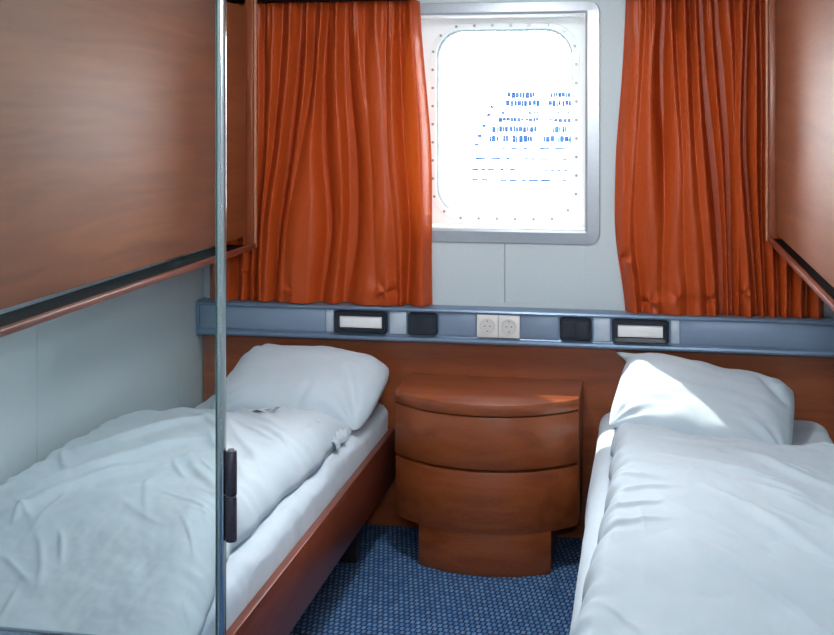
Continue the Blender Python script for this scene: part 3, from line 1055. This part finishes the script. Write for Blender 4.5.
# pillows
def pillow(w_, d_, h_, loc, rx, ry_, rz, seed, label, creases, round_=.30, cornerpow=3.4, ear=0.0):
    n1, n2 = 110, 90
    bm = bmesh.new()
    top, bot = {}, {}
    M = Matrix.Translation(loc) @ Matrix.Rotation(rz, 4, 'Z') @ Matrix.Rotation(rx, 4, 'X') @ Matrix.Rotation(ry_, 4, 'Y')
    for j in range(n2):
        for i in range(n1):
            u_ = -math.cos(math.pi * i / (n1 - 1))
            w2 = -math.cos(math.pi * j / (n2 - 1))
            u_ = .6 * u_ + .4 * (2 * i / (n1 - 1) - 1)
            w2 = .6 * w2 + .4 * (2 * j / (n2 - 1) - 1)
            # sides bow inwards between the corners
            x = w_ / 2 * u_ * math.sqrt(1 - round_ * w2 ** 4 / 2)
            y = d_ / 2 * w2 * math.sqrt(1 - round_ * u_ ** 4 / 2)
            e = max(0, (1 - abs(u_) ** cornerpow)) * max(0, (1 - abs(w2) ** cornerpow))
            hgt = h_ * .5 * e ** .5
            ang = math.atan2(w2, u_)
            rad = math.hypot(u_, w2)
            wr = 0
            # puckers that fan out of the corners
            for su, sw in ((1, 1), (1, -1), (-1, 1), (-1, -1)):
                cu, cw = su - u_, sw - w2
                rc = math.hypot(cu, cw)
                wr += .005 * math.exp(-(rc / .6) ** 2) * math.sin(math.atan2(cw, cu) * 14 + seed + su + 2 * sw)
            wr += noise.fractal(Vector((u_ * 1.6, w2 * 1.6, seed)), .6, 2, 2) * .010
            wr += abs(noise.fractal(Vector((u_ * 2.2 + w2, w2 * 3.0, seed + 4)), .6, 2, 2)) * .004
            for (a0, b0, a1, b1, cwid, amp) in creases:
                dx, dy = a1 - a0, b1 - b0
                L = math.hypot(dx, dy)
                tt = ((u_ - a0) * dx + (w2 - b0) * dy) / L / L
                dd = (-(u_ - a0) * dy + (w2 - b0) * dx) / L
                if -.1 < tt < 1.1:
                    wr -= amp * math.exp(-(dd / cwid) ** 2) * max(0, math.sin(math.pi * min(1, max(0, tt))))
            edge = i in (0, n1 - 1) or j in (0, n2 - 1)
            k = min(1, e * 4)
            if ear:
                pull_ = ear * math.exp(-(math.hypot(-1 - u_, 1 - w2) / .10) ** 2)
                x -= pull_
                y += pull_ * .3
            ptop = M @ Vector((x, y, hgt + wr * k))
            pbot = M @ Vector((x, y, -hgt * .12))
            ptop.z = max(ptop.z, .4765)              # the underside flattens on the mattress
            pbot.z = max(pbot.z, .4755)
            top[i, j] = bm.verts.new(ptop)
            bot[i, j] = top[i, j] if edge else bm.verts.new(pbot)
    for j in range(n2 - 1):
        for i in range(n1 - 1):
            bm.faces.new((top[i, j], top[i + 1, j], top[i + 1, j + 1], top[i, j + 1]))
            q = [bot[i, j], bot[i, j + 1], bot[i + 1, j + 1], bot[i + 1, j]]
            if len(set(q)) == 4:
                try:
                    bm.faces.new(q)
                except ValueError:
                    pass
    o = put('pillow', bm, 'linen_white', smooth='all')
    return tag(o, label, 'pillow', 'white pillows')


pillow(.56, .45, .21, (-1.180, 4.070, .545), math.radians(18), math.radians(3), math.radians(-4), 3.0,
       'plump white pillow leaning on the headboard behind the glass screen',
       [(.95, -.95, .55, .3, .07, .020), (.2, -1, .25, -.3, .05, .008)])
pillow(.57, .43, .18, (.188, 4.06, .553), math.radians(20), math.radians(9), math.radians(-9), 7.0,
       'white pillow lying in bright sunlight against the headboard',
       [(-.9, -.5, -.2, -.55, .10, .012), (.5, .8, .95, .1, .08, .015)], round_=.14, ear=.05)


# ------------------------------------------------------------------ nightstand
def bow(x0, x1, ys, yc, n=28):
    """front line bowing from ys at the sides to yc in the middle"""
    h = ys - yc
    w2 = (x1 - x0) / 2
    R = (w2 * w2 + h * h) / (2 * h)
    out = []
    for i in range(n + 1):
        x = x0 + (x1 - x0) * i / n
        dx = x - (x0 + x1) / 2
        out.append((x, yc + R - math.sqrt(R * R - dx * dx)))
    return out


ns = thing('nightstand', (-0.531, 4.1, 0), 'bow-fronted cherry wood nightstand with two drawers between the beds', 'nightstand')


def bowed(name, x0, x1, ys, yc, yb, z0, z1, mat, parent, bev=.002):
    bm = bmesh.new()
    line = bow(x0, x1, ys, yc) + [(x1, yb), (x0, yb)]
    lo = [(x, y, z0) for x, y in line]
    hi = [(x, y, z1) for x, y in line]
    loft(bm, [lo, hi])
    if bev:
        es = [e for e in bm.edges if abs(e.verts[0].co.z - e.verts[1].co.z) < 1e-6]
        bmesh.ops.bevel(bm, geom=es, offset=bev, segments=2, profile=.5, affect='EDGES')
    return put(name, bm, mat, parent, smooth=35)


NX0, NX1 = -0.846, -0.217
bowed('top', NX0, NX1, 4.058, 3.910, 4.328, .528, .566, 'wood_x', ns, .003)
bowed('body', NX0 + .006, NX1 - .006, 4.0855, 4.0852, 4.328, .142, .5275, 'wood_gap', ns, 0)
bowed('drawer', NX0 + .001, NX1 - .002, 4.060, 3.912, 4.0848, .352, .5235, 'wood_x', ns, .0025)
bowed('drawer', NX0 + .003, NX1 - .006, 4.062, 3.914, 4.0848, .140, .342, 'wood_x', ns, .0025)
box('side_panel', NX0 + .0005, NX0 + .0055, 4.09, 4.328, .142, .5275, 'wood_y', ns, bev=0)
box('side_panel', NX1 - .0055, NX1 - .0005, 4.09, 4.328, .142, .5275, 'wood_y', ns, bev=0)
bowed('plinth', -0.748, -0.305, 3.985, 3.920, 4.30, .001, .1415, 'wood_x', ns, .002)

# ------------------------------------------------------------------ glass screen at the foot of the bed
GY = 2.06
gs = thing('glass_screen', (-1.2, GY, 0), 'clear glass screen with chrome edge post at the foot of the bed', 'glass screen')
box('pane', XL + .002, -0.7570, GY - .004, GY + .004, .5625, 2.06, 'pane_screen', gs, bev=0)
box('pane_edge', -0.7568, -0.7557, GY - .004, GY + .004, .5625, 2.06, 'glass_edge', gs, bev=0)
bm = bmesh.new()
cyl(bm, (-0.7470, GY, .002), (0, 0, 1), .0085, 2.112, 28)
put('edge_post', bm, 'chrome', gs, smooth=60)
box('bottom_rail', XL + .002, -0.7570, GY - .018, GY + .018, .526, .562, 'partition_blue', gs, bev=.004)
box('lower_panel', XL + .002, -0.7570, GY - .012, GY + .012, .002, .5255, 'partition_blue', gs, bev=.002)
hg = bmesh.new()
cyl(hg, (-0.7282, GY - .001, .840), (0, 0, 1), .0102, .080, 24, bev=.003)
h1 = put('hinge_knuckle', hg, 'hinge_dark', gs, smooth=40)
hg = bmesh.new()
cyl(hg, (-0.7282, GY - .001, .757), (0, 0, 1), .0102, .080, 24, bev=.003)
put('hinge_knuckle', hg, 'hinge_dark', gs, smooth=40)
hg = bmesh.new()
cyl(hg, (-0.7282, GY - .001, .8377), (0, 0, 1), .0096, .0019, 24)
put('hinge_washer', hg, 'steel', gs, smooth=40)
hg = bmesh.new()
cyl(hg, (-0.7282, GY - .001, .9201), (0, 0, 1), .0070, .003, 24, r2=.005)
put('hinge_cap', hg, 'steel', gs, smooth=40)

# ------------------------------------------------------------------ unseen fill light, added at the ceiling between the beds
cl = thing('fill_lamp', (-0.50, 3.30, ZC - .05), 'unseen round fill light added at the ceiling above the aisle', 'fill light')
bm = bmesh.new()
cyl(bm, (-0.50, 3.30, ZC - .022), (0, 0, 1), .21, .0215, 40, bev=.004)
put('base', bm, 'plastic_white', cl, smooth=40)
bm = bmesh.new()
loops = []
for r, z in ((.195, ZC - .0225), (.19, ZC - .036), (.165, ZC - .048), (.11, ZC - .056), (.03, ZC - .059)):
    loops.append([(-0.50 + r * math.cos(2 * math.pi * i / 40), 3.30 + r * math.sin(2 * math.pi * i / 40), z) for i in range(40)])
loft(bm, loops)
put('diffuser', bm, 'fill_glow', cl, smooth=60)

# ------------------------------------------------------------------ outside: harbour water and a white ship
sea = box('sea', -900, 900, 12, 2500, -26.2, -26.0, 'sea_water', bev=0)
tag(sea, **KS)
ship = thing('ship', (-10, 345, -26), 'large white passenger ship with rows of blue windows outside the window', 'ship')
SY = 330.0
decks = [(6.9, 4.6, -39.4), (4.6, 2.3, -40.6), (2.3, 0.1, -42.0), (0.1, -2.3, -43.2), (-2.3, -4.9, -45.2), (-4.9, -7.6, -46.6), (-7.6, -10.3, -48.0), (-10.3, -13.2, -48.4), (-13.2, -16.0, -48.8)]
rows = [(5.0, 6.5, [(-37.2, -29.5), (-25.5, -19.5)]), (2.7, 4.3, [(-37.6, -28.0), (-26.0, -19.0)]), (.6, 1.3, [(-38.8, -28.5), (-25.5, -18.8)]),
        (-1.6, -.5, [(-39.6, -28.5), (-25.6, -18.6)]), (-4.5, -2.8, [(-41.4, -29.0), (-27.6, -27.1), (-24.8, -18.4)]), (-7.2, -5.4, [(-42.2, -30.0), (-27.4, -18.6)]),
        (-9.1, -8.7, [(-44.0, -18.6)]), (-12.0, -11.55, [(-46, -18.6)]), (-15.0, -14.55, [(-47, -18.6)]), (-17.9, -17.4, [(-47, -18.6)])]
for z1, z0, xl_ in decks:
    dk = box('deck_block', xl_, 40, SY, SY + 28, z0 + .02, z1 - .02, 'ship_white', ship, bev=0)
hull = bmesh.new()
plate(hull, [(-52, -16.02), (-50, -26.1), (45, -26.1), (45, -16.02)], SY - .3, SY + 30)
put('hull', hull, 'ship_white', ship)
rr_ = random.Random(5)
pane_cache = {}
for z0, z1, spans in rows:
    thin = (z1 - z0) < .55
    for a, b in spans:
        bm = bmesh.new()
        x = a
        while x < b - .3:
            wd = rr_.choice((.5, .7, .9, 1.1)) if not thin else rr_.choice((1.2, 2.0, 2.8))
            gap = rr_.choice((.08, .12, .3)) if not thin else rr_.choice((.6, 1.4))
            if rr_.random() > (.10 if not thin else .25):
                zz0 = z0 - .25 + (rr_.choice((0, .2, .4)) if not thin else 0.1)
                bx(bm, x, min(x + wd, b), SY - .42, SY - .32, zz0, z1 - (rr_.choice((0, .2)) if not thin else 0))
            x += wd + gap
        tag(put('window_row', bm, 'ship_glass', ship), kind='stuff')
# bridge-front fittings
for x, z in ((-43.0, -.2), (-44.2, -3.2), (-45.4, -6.0), (-46.2, -8.4), (-42.0, 2.0)):
    box('bridge_window', x, x + 1.2, SY - .42, SY - .30, z, z + .8, 'ship_glass', ship, bev=0)
